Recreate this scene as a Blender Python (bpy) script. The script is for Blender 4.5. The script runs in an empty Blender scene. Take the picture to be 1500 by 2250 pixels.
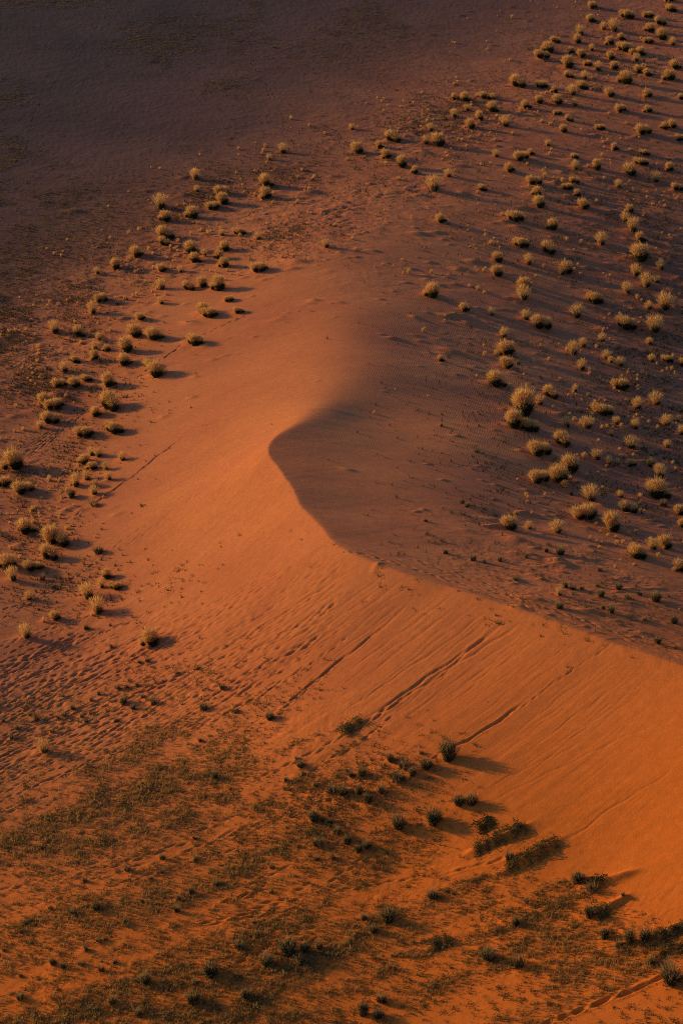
import bpy, math, random
import numpy as np

C = bpy.data.collections.new('dune_scene')
bpy.context.scene.collection.children.link(C)
sc = bpy.context.scene
RNG = np.random.RandomState(7)
random.seed(7)

# ------------------------------------------------------------------ camera, sky, sun, exposure
CAM_H = 88.0
PITCH = math.radians(25.0)
FOC = 6250.0                     # focal length in photograph pixels (1500 x 2250)
SUN_EL = math.radians(11.5)
SUN_DIR = np.array([-0.89, 0.46]); SUN_DIR /= np.linalg.norm(SUN_DIR)

cam = bpy.data.cameras.new('camera')
cam.sensor_fit = 'VERTICAL'; cam.sensor_height = 36.0; cam.lens = 100.0
cam.clip_end = 5000.0
co = bpy.data.objects.new('camera', cam)
co.location = (0, 0, CAM_H)
co.rotation_euler = (math.pi / 2 - PITCH, 0, 0)
C.objects.link(co); sc.camera = co

w = bpy.data.worlds.new('World'); sc.world = w; w.use_nodes = True
nt = w.node_tree; nt.nodes.clear()
sky = nt.nodes.new('ShaderNodeTexSky'); sky.sky_type = 'NISHITA'; sky.sun_disc = False
sky.sun_elevation = SUN_EL
sky.sun_rotation = math.atan2(SUN_DIR[0], SUN_DIR[1])
sky.air_density = 1.0; sky.dust_density = 1.0; sky.ozone_density = 3.0
bg = nt.nodes.new('ShaderNodeBackground'); bg.inputs[1].default_value = 0.15
wo = nt.nodes.new('ShaderNodeOutputWorld')
tint = nt.nodes.new('ShaderNodeMix'); tint.data_type = 'RGBA'; tint.blend_type = 'MULTIPLY'; tint.inputs[0].default_value = 1
tint.inputs[7].default_value = (0.82, 0.95, 1.45, 1)          # the deep blue of a dusk sky
nt.links.new(sky.outputs[0], tint.inputs[6]); nt.links.new(tint.outputs[2], bg.inputs[0]); nt.links.new(bg.outputs[0], wo.inputs[0])

sl = bpy.data.lights.new('sun', 'SUN'); sl.energy = 4.0; sl.angle = math.radians(1.0)
sl.color = (1.0, 0.645, 0.12)
so = bpy.data.objects.new('sun', sl); C.objects.link(so)
d = np.array([SUN_DIR[0] * math.cos(SUN_EL), SUN_DIR[1] * math.cos(SUN_EL), math.sin(SUN_EL)])
from mathutils import Vector
so.rotation_euler = Vector(d).to_track_quat('Z', 'Y').to_euler()
so.location = (-80, 200, 60)

sc.render.engine = 'CYCLES'
sc.view_settings.view_transform = 'Standard'; sc.view_settings.look = 'None'
sc.view_settings.exposure = 0.0; sc.view_settings.gamma = 1.0
sc.cycles.filter_width = 1.0; sc.cycles.use_denoising = False

# ------------------------------------------------------------------ geometry helpers
def ray(px, py):
    """direction through a photograph pixel (world)"""
    a = (np.asarray(px, float) - 750.0) / FOC
    b = (1125.0 - np.asarray(py, float)) / FOC
    # camera axes: right=(1,0,0), up=(0,sin p,cos p), fwd=(0,cos p,-sin p)
    dx = a
    dy = math.cos(PITCH) + b * math.sin(PITCH)
    dz = -math.sin(PITCH) + b * math.cos(PITCH)
    return dx, dy, dz

def at_height(px, py, z):
    dx, dy, dz = ray(px, py)
    t = (z - CAM_H) / dz
    return dx * t, dy * t

def hash2(ix, iy, seed):
    n = (ix.astype(np.int64) * 374761393 + iy.astype(np.int64) * 668265263 + seed * 1442695041) & 0x7fffffff
    n = ((n ^ (n >> 13)) * 1274126177) & 0x7fffffff
    n = (n ^ (n >> 16)) & 0xffffff
    return n / float(0xffffff)

def vnoise(x, y, seed=0):
    ix = np.floor(x); iy = np.floor(y)
    fx = x - ix; fy = y - iy
    fx = fx * fx * fx * (fx * (fx * 6 - 15) + 10); fy = fy * fy * fy * (fy * (fy * 6 - 15) + 10)
    ix = ix.astype(np.int64); iy = iy.astype(np.int64)
    a = hash2(ix, iy, seed); b = hash2(ix + 1, iy, seed)
    c = hash2(ix, iy + 1, seed); e = hash2(ix + 1, iy + 1, seed)
    return (a * (1 - fx) + b * fx) * (1 - fy) + (c * (1 - fx) + e * fx) * fy * 1.0

def fbm(x, y, seed=0, oct=4, gain=0.5):
    s = 0; a = 1; t = 0
    for k in range(oct):
        s = s + a * (vnoise(x * 2 ** k + 17.3 * k, y * 2 ** k - 9.1 * k, seed + k) - 0.5)
        t += a; a *= gain
    return s / t * 2

def sstep(a, b, x):
    t = np.clip((x - a) / (b - a), 0, 1)
    return t * t * (3 - 2 * t)

# ------------------------------------------------------------------ the dune's large form
# crest line: pixel, pixel, height
CREST = [(2300, 1760, 17.5), (1900, 1610, 15.4), (1700, 1538, 14.4), (1500, 1465, 13.5), (1300, 1397, 13.0), (1100, 1330, 12.5), (990, 1293, 12.25), (880, 1258, 12.0),
         (750, 1205, 11.5), (705, 1160, 11.15), (665, 1115, 10.85), (636, 1065, 10.6), (605, 1020, 10.3), (588, 985, 10.05),
         (600, 962, 9.85), (640, 938, 9.4), (700, 890, 8.5), (752, 825, 7.3), (772, 750, 6.0), (762, 690, 5.0), (730, 620, 3.9), (680, 540, 2.9)]
cr = np.array([(*at_height(p[0], p[1], p[2]), p[2]) for p in CREST])
order = np.argsort(cr[:, 1]); cr = cr[order]
cY, cX, cT = cr[:, 1], cr[:, 0], cr[:, 2]

def smooth_interp(Y, ys, vs):
    """monotone-ish cubic (Catmull) interpolation with linear ends"""
    Y = np.asarray(Y, float)
    m = np.gradient(vs, ys)
    i = np.clip(np.searchsorted(ys, Y) - 1, 0, len(ys) - 2)
    h = ys[i + 1] - ys[i]; t = np.clip((Y - ys[i]) / h, 0, 1)
    r = (2*t**3 - 3*t**2 + 1) * vs[i] + (t**3 - 2*t**2 + t) * h * m[i] + (-2*t**3 + 3*t**2) * vs[i+1] + (t**3 - t**2) * h * m[i+1]
    r = np.where(Y < ys[0], vs[0] + (Y - ys[0]) * m[0], r)
    return np.where(Y > ys[-1], vs[-1] + (Y - ys[-1]) * m[-1] * 0.3, r)

def ridge(x, Y):
    u = x - smooth_interp(Y, cY, cX)
    if np.ndim(u) == 2: u = u + .10 * (vnoise(Y * .45, Y * 0 + 3.1, 8) - .5) + .06 * (vnoise(Y * 1.6, Y * 0 + 7.7, 9) - .5)
    A = np.interp(Y, [60, 100, 130, 150, 160, 170, 179, 188, 197, 208, 222, 240], [9.5, 9.0, 8.2, 7.4, 6.6, 5.6, 4.7, 3.9, 2.6, 1.2, 0.3, 0.0])
    rnd = np.interp(Y, [150, 176, 180, 184, 192, 205, 240], [0.02, 0.03, 0.10, 0.6, 2.6, 6.0, 9.0])
    wl = np.interp(Y, [100, 140, 160, 178, 200, 240], [17, 14.5, 12, 10.5, 11, 12])
    wr = np.interp(Y, [100, 140, 152, 160, 168, 178, 190, 210], [40, 36, 26, 17, 13.0, 11.0, 11, 13])
    wd = np.where(u < 0, wl, wr)
    q = np.sqrt(u * u + rnd * rnd) - rnd
    sh = np.interp(Y, [150, 160, 168, 176], [.35, .3, .1, 0.0])      # a nearly level shoulder just beyond the crest
    q = np.where(u > 0, q * q / (q + sh + 1e-6), q)
    if np.ndim(u):
        wd = wl * (1 - sstep(-rnd, rnd, u)) + wr * sstep(-rnd, rnd, u)
    e = np.exp(-(q / wd))
    return A * e

CTRL = [  # everything else: pixel, pixel, total height
    (-300, -100, 0), (0, 0, 0), (400, 0, 0), (800, 0, 0), (1150, 0, .05), (0, 280, 0), (400, 250, 0), (750, 150, 0.05), (-300, 450, 0), (0, 520, 0.05),
    (300, 400, .2), (600, 300, .3), (900, 190, .4), (1200, 90, .4), (1500, -20, .3), (1800, 0, .2),
    (0, 700, .15), (200, 600, .35), (400, 480, .7), (650, 410, 1.3), (900, 320, 1.5), (1150, 220, 1.1), (1500, 150, .5), (1800, 250, .2),
    (500, 600, 1.9), (900, 450, 2.3), (1200, 400, 1.5), (1500, 400, .6),
    (450, 720, 2.6), (900, 600, 3.2), (1100, 600, 2.2), (1300, 620, 1.2), (1550, 650, .3),
    (600, 760, 4.3), (500, 830, 4.3), (370, 840, 2.9), (900, 760, 4.9), (900, 860, 6.9), (1100, 780, 3.6), (1300, 850, 3.0), (1550, 900, 1.6), (1900, 1000, 1.5),
    (0, 850, .7), (200, 880, 1.3), (300, 950, 2.5), (0, 1050, 1.1), (-300, 1000, .9), (210, 1130, 2.6), (60, 1230, 1.9), (0, 1400, 2.2), (-300, 1400, 2.1),
    (300, 1240, 3.6), (380, 1440, 4.6), (200, 1420, 2.7), (0, 1600, 2.4), (-300, 1700, 2.2),
    (665, 1000, 10.0), (790, 915, 7.85), (840, 975, 8.55), (900, 1050, 9.5), (750, 1060, 10.05), (1000, 950, 7.6), (1150, 1000, 7.2), (1000, 1120, 9.75), (820, 1130, 10.3), (1150, 1150, 9.0),
    (1300, 1080, 6.5), (1500, 1120, 6.0), (1300, 1200, 9.5), (1500, 1280, 9.9), (1500, 1400, 12.0), (1800, 1300, 7), (1900, 1500, 11.5), (1000, 1230, 11.15), (1200, 1310, 12.1),
    (650, 1640, 6.4), (400, 1640, 4.2), (200, 1700, 3.3), (0, 1850, 2.1), (-300, 2100, -.1), (500, 1850, 3.8), (900, 1700, 7.4), (900, 1900, 5.3), (250, 2000, 2.8),
    (700, 2050, 4.1), (1100, 1850, 7.0), (1300, 1900, 7.5), (1500, 2250, 7.0), (1200, 2200, 5.6), (800, 2300, 3.2), (400, 2300, 2.0), (0, 2300, 0.5),
    (1500, 1850, 9.4), (1900, 2300, 9.0), (1900, 1900, 12.0), (0, 2700, -.4), (800, 2700, 1.6), (1600, 2700, 4.5), (-600, 2700, -1.2), (2400, 2700, 8)]
pts = [(*at_height(a, b, t), t) for a, b, t in CTRL]
pts += [(x, y, z) for x, y, z in [(-150, 420, 0), (0, 450, 0), (150, 420, 0), (-120, 250, 0), (120, 260, 0), (120, 160, 3), (-120, 120, 0), (-60, 60, 0), (0, 40, 1), (80, 50, 8), (90, 100, 8)]]
P = np.array(pts + [(a, b, t) for a, b, t in zip(cX, cY, cT)])
bv = P[:, 2] - ridge(P[:, 0], P[:, 1])
def tps_k(r2):
    return 0.5 * r2 * np.log(r2 + 1e-9)
n = len(P)
S = 50.0
Q = P[:, :2] / S
K = tps_k(((Q[:, None] - Q[None]) ** 2).sum(-1)) + np.eye(n) * 0.002
M_ = np.zeros((n + 3, n + 3)); M_[:n, :n] = K; M_[:n, n] = 1; M_[:n, n+1:] = Q; M_[n, :n] = 1; M_[n+1:, :n] = Q.T
coef = np.linalg.solve(M_, np.concatenate([bv, [0, 0, 0]]))
def tps(x, y):
    shp = np.shape(x); X = np.ravel(x) / S; Yy = np.ravel(y) / S
    out = coef[n] + coef[n+1] * X + coef[n+2] * Yy
    for i in range(n):
        out = out + coef[i] * tps_k((X - Q[i, 0]) ** 2 + (Yy - Q[i, 1]) ** 2)
    return out.reshape(shp)
# the smooth base is tabulated on a coarse grid (1 m) and read back bicubically
GX = np.arange(-200, 201, 1.0); GY = np.arange(20, 520, 1.0)
gx, gy = np.meshgrid(GX, GY)
TB = tps(gx, gy)
edge = sstep(200, 130, np.abs(gx)) * sstep(500, 400, gy)
TB = TB * edge
TB = np.clip(TB, -3, 20)
def base(x, Y):
    fx = np.clip(x - GX[0], 1, len(GX) - 3); fy = np.clip(Y - GY[0], 1, len(GY) - 3)
    ix = np.floor(fx).astype(int); iy = np.floor(fy).astype(int); tx = fx - ix; ty = fy - iy
    def wts(t):  # cubic B-spline: smooth normals
        return ((1-t)**3/6, (3*t**3-6*t**2+4)/6, (-3*t**3+3*t**2+3*t+1)/6, t**3/6)
    WX = wts(tx); WY = wts(ty); r = 0
    for j in range(4):
        for i in range(4):
            r = r + WX[i] * WY[j] * TB[iy + j - 1, ix + i - 1]
    return r
def project(x, Y, z):
    """photograph pixel of a world point: only used to read density maps laid on the ground"""
    c, s = math.cos(PITCH), math.sin(PITCH)
    dep = Y * c - (z - CAM_H) * s
    up = Y * s + (z - CAM_H) * c
    return 750 + x / dep * FOC, 1125 - up / dep * FOC

def height0(x, Y):
    return base(x, Y) + ridge(x, Y)

def ground_at(px, py, hf=None):
    px = np.asarray(px, float); py = np.asarray(py, float)
    dx, dy, dz = ray(px, py)
    z = np.full(px.shape, 4.0)
    for _ in range(60):
        t = (z - CAM_H) / dz
        z = 0.5 * z + 0.5 * height0(dx * t, dy * t)
    t = (z - CAM_H) / dz
    return dx * t, dy * t, z

# ------------------------------------------------------------------ the ground grid
ys = [104.0]
while ys[-1] < 352:
    ys.append(ys[-1] + 0.062 * (ys[-1] / 120.0) ** 1.6)
lo = [104.0 - 0.1]; st = 0.12
while lo[-1] > -300: lo.append(lo[-1] - st); st *= 1.13
hi = [ys[-1] + 0.35]; st = 0.5
while hi[-1] < 3500: hi.append(hi[-1] + st); st *= 1.10
YR = np.array(lo[::-1] + ys + hi)
NS = 1000
ss = list(np.linspace(-1.12, 1.12, NS)); d0 = ss[1] - ss[0]; st = d0
right = []
cur = 1.12
while cur < 60: cur += st; right.append(cur); st *= 1.12
SC_ = np.array([-v for v in right[::-1]] + ss + right)
def half_w(Y): return np.maximum(0.11 * Y + 4.0, 9.0)
WY_ = half_w(YR)
X = SC_[None, :] * WY_[:, None]
Y = np.repeat(YR[:, None], len(SC_), 1)
print('grid', X.shape)
Z0 = height0(X, Y)
PX, PY = project(X, Y, Z0)

def blobs(px, py, lst):
    r = np.zeros(np.shape(px))
    for (cx, cy, rx, ry, ang, amp) in lst:
        a = math.radians(ang); c, s = math.cos(a), math.sin(a)
        u = (px - cx) * c - (py - cy) * s; v = (px - cx) * s + (py - cy) * c
        r = np.maximum(r, amp * np.exp(-((u / rx) ** 2 + (v / ry) ** 2)))
    return r
infr = (PX > -500) & (PX < 2000) & (PY > -600) & (PY < 2800)
FAR = sstep(1.6, 3.0, np.abs(X) / WY_[:, None])
# rough, trampled and grown-over sand; ang = rise of the long axis to the right in the picture
ROUGH = [(250, 560, 420, 110, 27, .8), (60, 760, 170, 160, 40, .75), (700, 470, 300, 85, 12, 1.0), (980, 270, 260, 90, 18, .8),
         (1300, 150, 320, 150, 20, .45), (1350, 480, 300, 160, 0, .6), (1440, 700, 220, 260, 0, .5), (1150, 760, 200, 100, 0, .35), (90, 1030, 150, 180, 40, .4),
         (1450, 1000, 160, 300, 0, .45), (1350, 1300, 330, 110, -18, .55), (100, 1500, 380, 150, 24, .5), (300, 1780, 500, 150, 24, .7),
         (500, 2100, 700, 170, 15, .6), (1250, 2050, 300, 110, 15, .7), (700, 1760, 260, 80, 25, .45), (900, 600, 300, 60, 0, .25)]
rough = blobs(PX, PY, ROUGH)
wx = X + 1.2 * fbm(X * .3, Y * .3, 50, 2); wy = Y + 1.2 * fbm(X * .3, Y * .3, 60, 2)
f1 = fbm(wx * 0.55, wy * 0.85, 11, 4, .55)
f2 = fbm(wx * 1.3, wy * 2.1, 21, 3, .6)
f4 = fbm(wx * 4.2, wy * 4.6, 61, 2, .6)
f3 = np.clip(vnoise(wx * .9, wy * 1.35, 31) - .62, 0, 1)
patch = .45 + .55 * sstep(-.25, .35, fbm(X * .12, Y * .12, 41, 3))
Z = Z0 + (1 - FAR) * (rough * patch * (0.14 * f1 + 0.11 * f2 + 0.34 * f3 + .035 * f4) + 0.010 * fbm(X * .5, Y * .7, 71, 3))
# low swells that catch and lose the grazing sun
sw = blobs(PX, PY, [(1250, 700, 420, 520, 0, 1), (300, 650, 420, 250, 30, .7), (60, 1200, 200, 300, 0, .6), (900, 350, 500, 200, 15, .7)])
Z = Z + (1 - FAR) * sw * (0.16 * fbm(X * .16, Y * .25, 81, 3))
# wind and slide streaks running down the fall line of the lit face
face = blobs(PX, PY, [(1050, 1560, 520, 240, -28, 1), (500, 1150, 260, 300, 40, .7), (650, 1350, 300, 160, 20, 1)])
su = X * -.84 + Y * -.54; sv = X * .54 - Y * .84
Z = Z + (1 - FAR) * face * (.024 * fbm(sv * 2.2 + .5 * fbm(su * .2, sv * .2, 33, 2), su * .13, 34, 4, .6) + .085 * fbm(sv * .35, su * .05, 35, 2))
# the far flat: faint long grain
far_flat = sstep(240, 300, Y + 0.9 * np.minimum(-X, 30))
Z = Z + (1 - FAR) * far_flat * (0.03 * fbm(X * .8, Y * 1.1, 91, 3) + .022 * fbm(X * 3.1, Y * 3.1, 92, 2))

ROWS = YR; i_dense0 = len(lo)
def stamp(x, y, ax, ay, L, Wd, amp, rim=0.0):
    """press (amp<0) or heap (amp>0) one oval into the sand, long axis (ax,ay)"""
    r = 2.6 * max(L, Wd)
    i0, i1 = np.searchsorted(YR, y - r), np.searchsorted(YR, y + r)
    hw = half_w(y)
    j0, j1 = np.searchsorted(SC_, (x - r) / hw), np.searchsorted(SC_, (x + r) / hw)
    if i1 - i0 < 1 or j1 - j0 < 1: return
    xs = X[i0:i1, j0:j1] - x; yv = Y[i0:i1, j0:j1] - y
    u = xs * ax + yv * ay; v = -xs * ay + yv * ax
    q = (u / L) ** 2 + (v / Wd) ** 2
    g = np.exp(-q)
    if rim: g = g - rim * np.exp(-(np.sqrt(q) - 1.75) ** 2 * 3.0)
    Z[i0:i1, j0:j1] += amp * g

def world_path(pts, step_px=4.0):
    p = np.array(pts, float)
    seg = np.hypot(*(p[1:] - p[:-1]).T); s = np.concatenate([[0], np.cumsum(seg)])
    t = np.arange(0, s[-1], step_px)
    a = np.interp(t, s, p[:, 0]); b = np.interp(t, s, p[:, 1])
    if len(p) > 2:
        k = np.ones(9) / 9
        a2 = np.convolve(np.pad(a, 4, 'edge'), k, 'valid'); b2 = np.convolve(np.pad(b, 4, 'edge'), k, 'valid'); a, b = a2, b2
    return ground_at(a, b)

def prints(pts, stride=0.72, size=1.0, depth=0.075, wob=0.10, gap=0.0):
    x, y, z = world_path(pts)
    s = np.concatenate([[0], np.cumsum(np.hypot(np.diff(x), np.diff(y)))])
    t = RNG.rand() * stride; k = 0
    ph = RNG.rand() * 6
    while t < s[-1]:
        if not (gap and math.sin(t * .5 + ph) > 1 - gap):
            a = np.interp(t, s, x); b = np.interp(t, s, y); a1 = np.interp(t + .3, s, x); b1 = np.interp(t + .3, s, y)
            dx, dy = a1 - a, b1 - b; h = math.hypot(dx, dy) or 1; dx /= h; dy /= h
            side = (1 if k % 2 else -1) * wob + RNG.normal(0, .03)
            stamp(a - dy * side, b + dx * side, dx, dy, .25 * size * RNG.uniform(.8, 1.3), .075 * size * RNG.uniform(.85, 1.15), -depth * 1.2 * RNG.uniform(.5, 1.25), rim=.16)
        t += stride * RNG.uniform(.85, 1.15); k += 1

def furrow(pts, width=.10, depth=.07, fade=(0.15, 0.2), broken=.35):
    x, y, z = world_path(pts, 3.0)
    s = np.concatenate([[0], np.cumsum(np.hypot(np.diff(x), np.diff(y)))]); T = s[-1]
    t = 0; ph = RNG.rand() * 50
    while t < T - .3:
        a = np.interp(t, s, x); b = np.interp(t, s, y); a1 = np.interp(t + .3, s, x); b1 = np.interp(t + .3, s, y)
        dx, dy = a1 - a, b1 - b; h = math.hypot(dx, dy) or 1; dx /= h; dy /= h
        f = min(1, t / (T * fade[0] + .01)) * min(1, (T - t) / (T * fade[1] + .01))
        nz = 1 - broken + broken * 1.6 * float(vnoise(np.array([t * .9 + ph]), np.array([ph]), 5)[0])
        off = .05 * math.sin(t * 1.3 + ph) + .05 * math.sin(t * 3.1 + ph * 2) + RNG.normal(0, .02)
        stamp(a - dy * off, b + dx * off, dx, dy, .24, width * .8 * RNG.uniform(.7, 1.25), -depth * f * nz * .62, rim=.15)
        t += .22

def flow_slope(px, py):
    s = .42 + .34 * float(sstep(350, 900, px)) - .12 * float(sstep(1700, 2000, py))
    return s
def stream(px, py, length, wig=0.0):
    pts = [(px, py)]; L = 0
    while L < length:
        s = flow_slope(px, py) + wig
        h = math.hypot(1, s); px -= 22 / h; py += 22 * s / h; L += 22
        pts.append((px, py))
    return pts

# runs down the lit face
furrow([(1130, 1352), (1000, 1445), (870, 1535), (800, 1582)], .13, .085)
furrow([(1115, 1362), (985, 1465), (880, 1540), (790, 1600)], .12, .08)
furrow([(1150, 1362), (1010, 1455), (905, 1528)], .12, .07)
furrow([(1085, 1335), (960, 1425), (850, 1500), (760, 1560)], .10, .045)
prints([(900, 1525), (800, 1590), (700, 1650), (560, 1715)], .6, 1.1, .08)
furrow([(915, 1318), (800, 1408), (740, 1458), (640, 1535), (590, 1565)], .13, .085, (.3, .15))
prints([(720, 1475), (640, 1540), (560, 1590), (420, 1650)], .6, 1.1, .085)
furrow([(860, 1275), (720, 1375), (600, 1460), (480, 1540)], .10, .05)
furrow([(905, 1262), (760, 1365), (660, 1440)], .10, .04)
furrow([(800, 1235), (690, 1305), (560, 1390), (400, 1470)], .12, .06)
furrow([(770, 1250), (650, 1330), (530, 1400), (470, 1440)], .11, .06)
furrow([(1000, 1300), (880, 1390), (760, 1475)], .10, .035)
furrow([(1345, 1412), (1250, 1478), (1165, 1540)], .07, .03, broken=.8)
prints([(1345, 1412), (1250, 1478), (1165, 1540), (1080, 1595)], .55, .8, .05, .04)
furrow([(1170, 1535), (1100, 1580), (1050, 1612), (1000, 1640), (950, 1665)], .12, .10, (.2, .3))
prints([(1000, 1640), (920, 1680), (800, 1725), (640, 1790)], .6, 1.0, .07)
furrow([(1480, 1690), (1380, 1750), (1270, 1828), (1225, 1855)], .09, .035)
furrow([(1440, 1590), (1300, 1650), (1150, 1725), (1060, 1765)], .10, .025)
furrow([(1300, 1620), (1150, 1690), (1050, 1745)], .08, .02)
prints([(1225, 1858), (1130, 1880), (1020, 1910), (900, 1930), (780, 1952), (700, 1962)], .6, 1.0, .07, .05)
furrow([(1180, 1865), (1080, 1895), (990, 1918), (900, 1930)], .10, .05)
furrow([(420, 948), (350, 1000), (290, 1048), (240, 1085), (200, 1110), (140, 1148)], .10, .09, (.2, .3))
prints([(200, 1110), (135, 1150), (40, 1210), (-20, 1240)], .6, .8, .06)
furrow([(500, 1032), (440, 1075), (380, 1115), (310, 1160)], .06, .03)
prints([(505, 1036), (400, 1108), (300, 1168), (240, 1210), (150, 1280), (60, 1330), (-10, 1365)], .6, .9, .06)
prints([(380, 1125), (300, 1185), (210, 1240), (100, 1300), (0, 1345)], .6, .9, .06)
prints([(555, 688), (495, 712), (405, 757), (340, 800), (290, 840)], .75, 1.1, .08, .06)
prints([(290, 838), (230, 885), (150, 930), (80, 965), (0, 1000)], .7, 1.0, .06, .08)
for k in range(7):
    o = k * 9
    prints([(190 - o, 905 + o * .9), (120 - o, 950 + o * .9), (40 - o, 985 + o * .9), (-30, 1010 + o)], .7, .9, .05)
# big pits at the lower right
xx, yy, zz = ground_at(np.array([1450., 1405, 1372, 1322, 1270, 1237, 1205]), np.array([2150., 2170, 2183, 2201, 2222, 2235, 2246]))
for a, b, L in zip(xx, yy, [.55, .5, .35, .5, .35, .3, .3]): stamp(a, b, .93, .36, L * 1.1, .13, -.17, rim=.2)
# trampled fans: dozens of walkers' tracks streaming down to the left
for k in range(70):
    px = RNG.uniform(330, 780); py = 1238 + (780 - px) * .36 + RNG.uniform(-50, 190)
    prints(stream(px, py, RNG.uniform(250, 750), RNG.uniform(-.03, .03)), RNG.uniform(.55, .8), RNG.uniform(.75, 1.15), RNG.uniform(.045, .085), RNG.uniform(.05, .13), gap=RNG.choice([0, .5]))
for k in range(75):
    px = RNG.uniform(100, 620); py = 1320 + RNG.uniform(0, 260) + (400 - px) * .1
    prints(stream(px, py, RNG.uniform(200, 600), RNG.uniform(-.05, .03)), RNG.uniform(.55, .8), RNG.uniform(.8, 1.3), RNG.uniform(.05, .09), RNG.uniform(.05, .15), gap=RNG.choice([0, .6]))
for k in range(20):
    px = RNG.uniform(60, 900); py = 1600 + RNG.uniform(0, 330) + (500 - px) * .12
    prints(stream(px, py, RNG.uniform(200, 500), -.04), .65, RNG.uniform(.8, 1.3), .065, .1, gap=.6)
for k in range(16):
    px = RNG.uniform(420, 880); py = 1225 + abs(880 - px) * .42 + RNG.uniform(0, 160)
    furrow(stream(px, py, RNG.uniform(150, 330)), .09, RNG.uniform(.02, .05))
for k in range(14):
    px = RNG.uniform(560, 720); py = 1940 + RNG.uniform(-15, 130)
    prints(stream(px, py, RNG.uniform(40, 150), RNG.uniform(-.3, .1)), .5, 1.2, .09, .15)
for k in range(140):       # fine runs let down from the crest
    q = RNG.uniform(0, 1) ** .8; px = 640 + q * 820
    py = float(np.interp(px, [640, 750, 900, 1100, 1300, 1500], [1085, 1212, 1270, 1335, 1402, 1470])) + RNG.uniform(6, 90)
    furrow(stream(px, py, RNG.uniform(90, 380), RNG.normal(0, .02)), RNG.uniform(.05, .10), RNG.uniform(.008, .036) * (1 - .45 * q), (.1, .4), .7)
# walkers just beyond the crest
prints([(770, 1212), (880, 1240), (1000, 1278), (1120, 1312), (1250, 1352), (1380, 1400), (1500, 1440), (1600, 1475)], .6, 1.0, .07, .1)
furrow([(760, 1208), (880, 1243), (1000, 1284), (1100, 1316), (1240, 1362), (1500, 1450)], .10, .06, (.02, .02))
furrow([(740, 1185), (800, 1205), (880, 1232), (980, 1264)], .08, .05)
for (o, f) in [(10, 1), (18, .9), (30, 1), (45, .8), (62, .7), (85, .6)]:
    prints([(960, 1258 - o * .5), (1090, 1296 - o * .8), (1220, 1335 - o), (1350, 1380 - o), (1560, 1445 - o)], .65, f, .06, .12, gap=.4)
prints([(890, 1225), (1000, 1262), (1110, 1300), (1180, 1345), (1230, 1358)], .6, .9, .06)
# hundreds of little wind-built humps, each trailing to the lee
def hump_density(a, b):
    return blobs(a, b, [(700, 450, 330, 110, 12, 1), (950, 300, 300, 90, 15, 1), (300, 640, 330, 130, 32, .7), (60, 800, 130, 200, 0, .7), (850, 600, 330, 80, 5, .55), (1250, 350, 330, 260, 0, .5), (1100, 740, 220, 120, 0, .5),
        (1400, 650, 200, 300, 0, .6), (1250, 1120, 260, 110, 0, .5), (1000, 1080, 150, 130, 0, .35), (1420, 980, 150, 200, 0, .5), (100, 1080, 150, 150, 0, .4), (560, 690, 160, 50, 25, .4), (1300, 1330, 260, 60, -15, .4)])
ha = RNG.uniform(-100, 1600, 14000); hb = RNG.uniform(-40, 1420, 14000)
keep = RNG.rand(14000) < hump_density(ha, hb) * (.35 + 1.3 * sstep(-.2, .4, fbm(ha * .012, hb * .03, 44, 3))) * .42
hx, hy, hz = ground_at(ha[keep], hb[keep])
print('humps', len(hx))
for a, b in zip(hx, hy):
    s_ = math.exp(RNG.normal(-.1, .38)); L_ = .44 * s_; an = RNG.normal(-.15, .25)
    stamp(a, b, math.cos(an), math.sin(an), L_, .23 * s_, .105 * s_ * RNG.uniform(.5, 1.5))
    if RNG.rand() < .5: stamp(a - .35 * s_, b + .1 * s_, .97, -.2, .25 * s_, .10 * s_, -.03 * s_)
# animal paths on the far flat
for p in [[(240, 0), (350, 40), (520, 90), (575, 170), (620, 235), (625, 300)], [(0, 318), (200, 316), (430, 305), (620, 245), (760, 200)], [(0, 370), (70, 320), (170, 360), (260, 395), (330, 420)],
          [(60, 330), (75, 250), (160, 130), (260, 0)], [(330, 330), (420, 300), (640, 240)], [(400, 310), (255, 390), (180, 430)], [(540, 90), (570, 160), (600, 225)], [(820, 160), (870, 200), (1010, 130)],
          [(700, 60), (800, 140), (845, 185)], [(0, 60), (120, 110), (330, 170), (450, 200)]]:
    prints(p, .7, 1.1, .035, .06, gap=.4)

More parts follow.
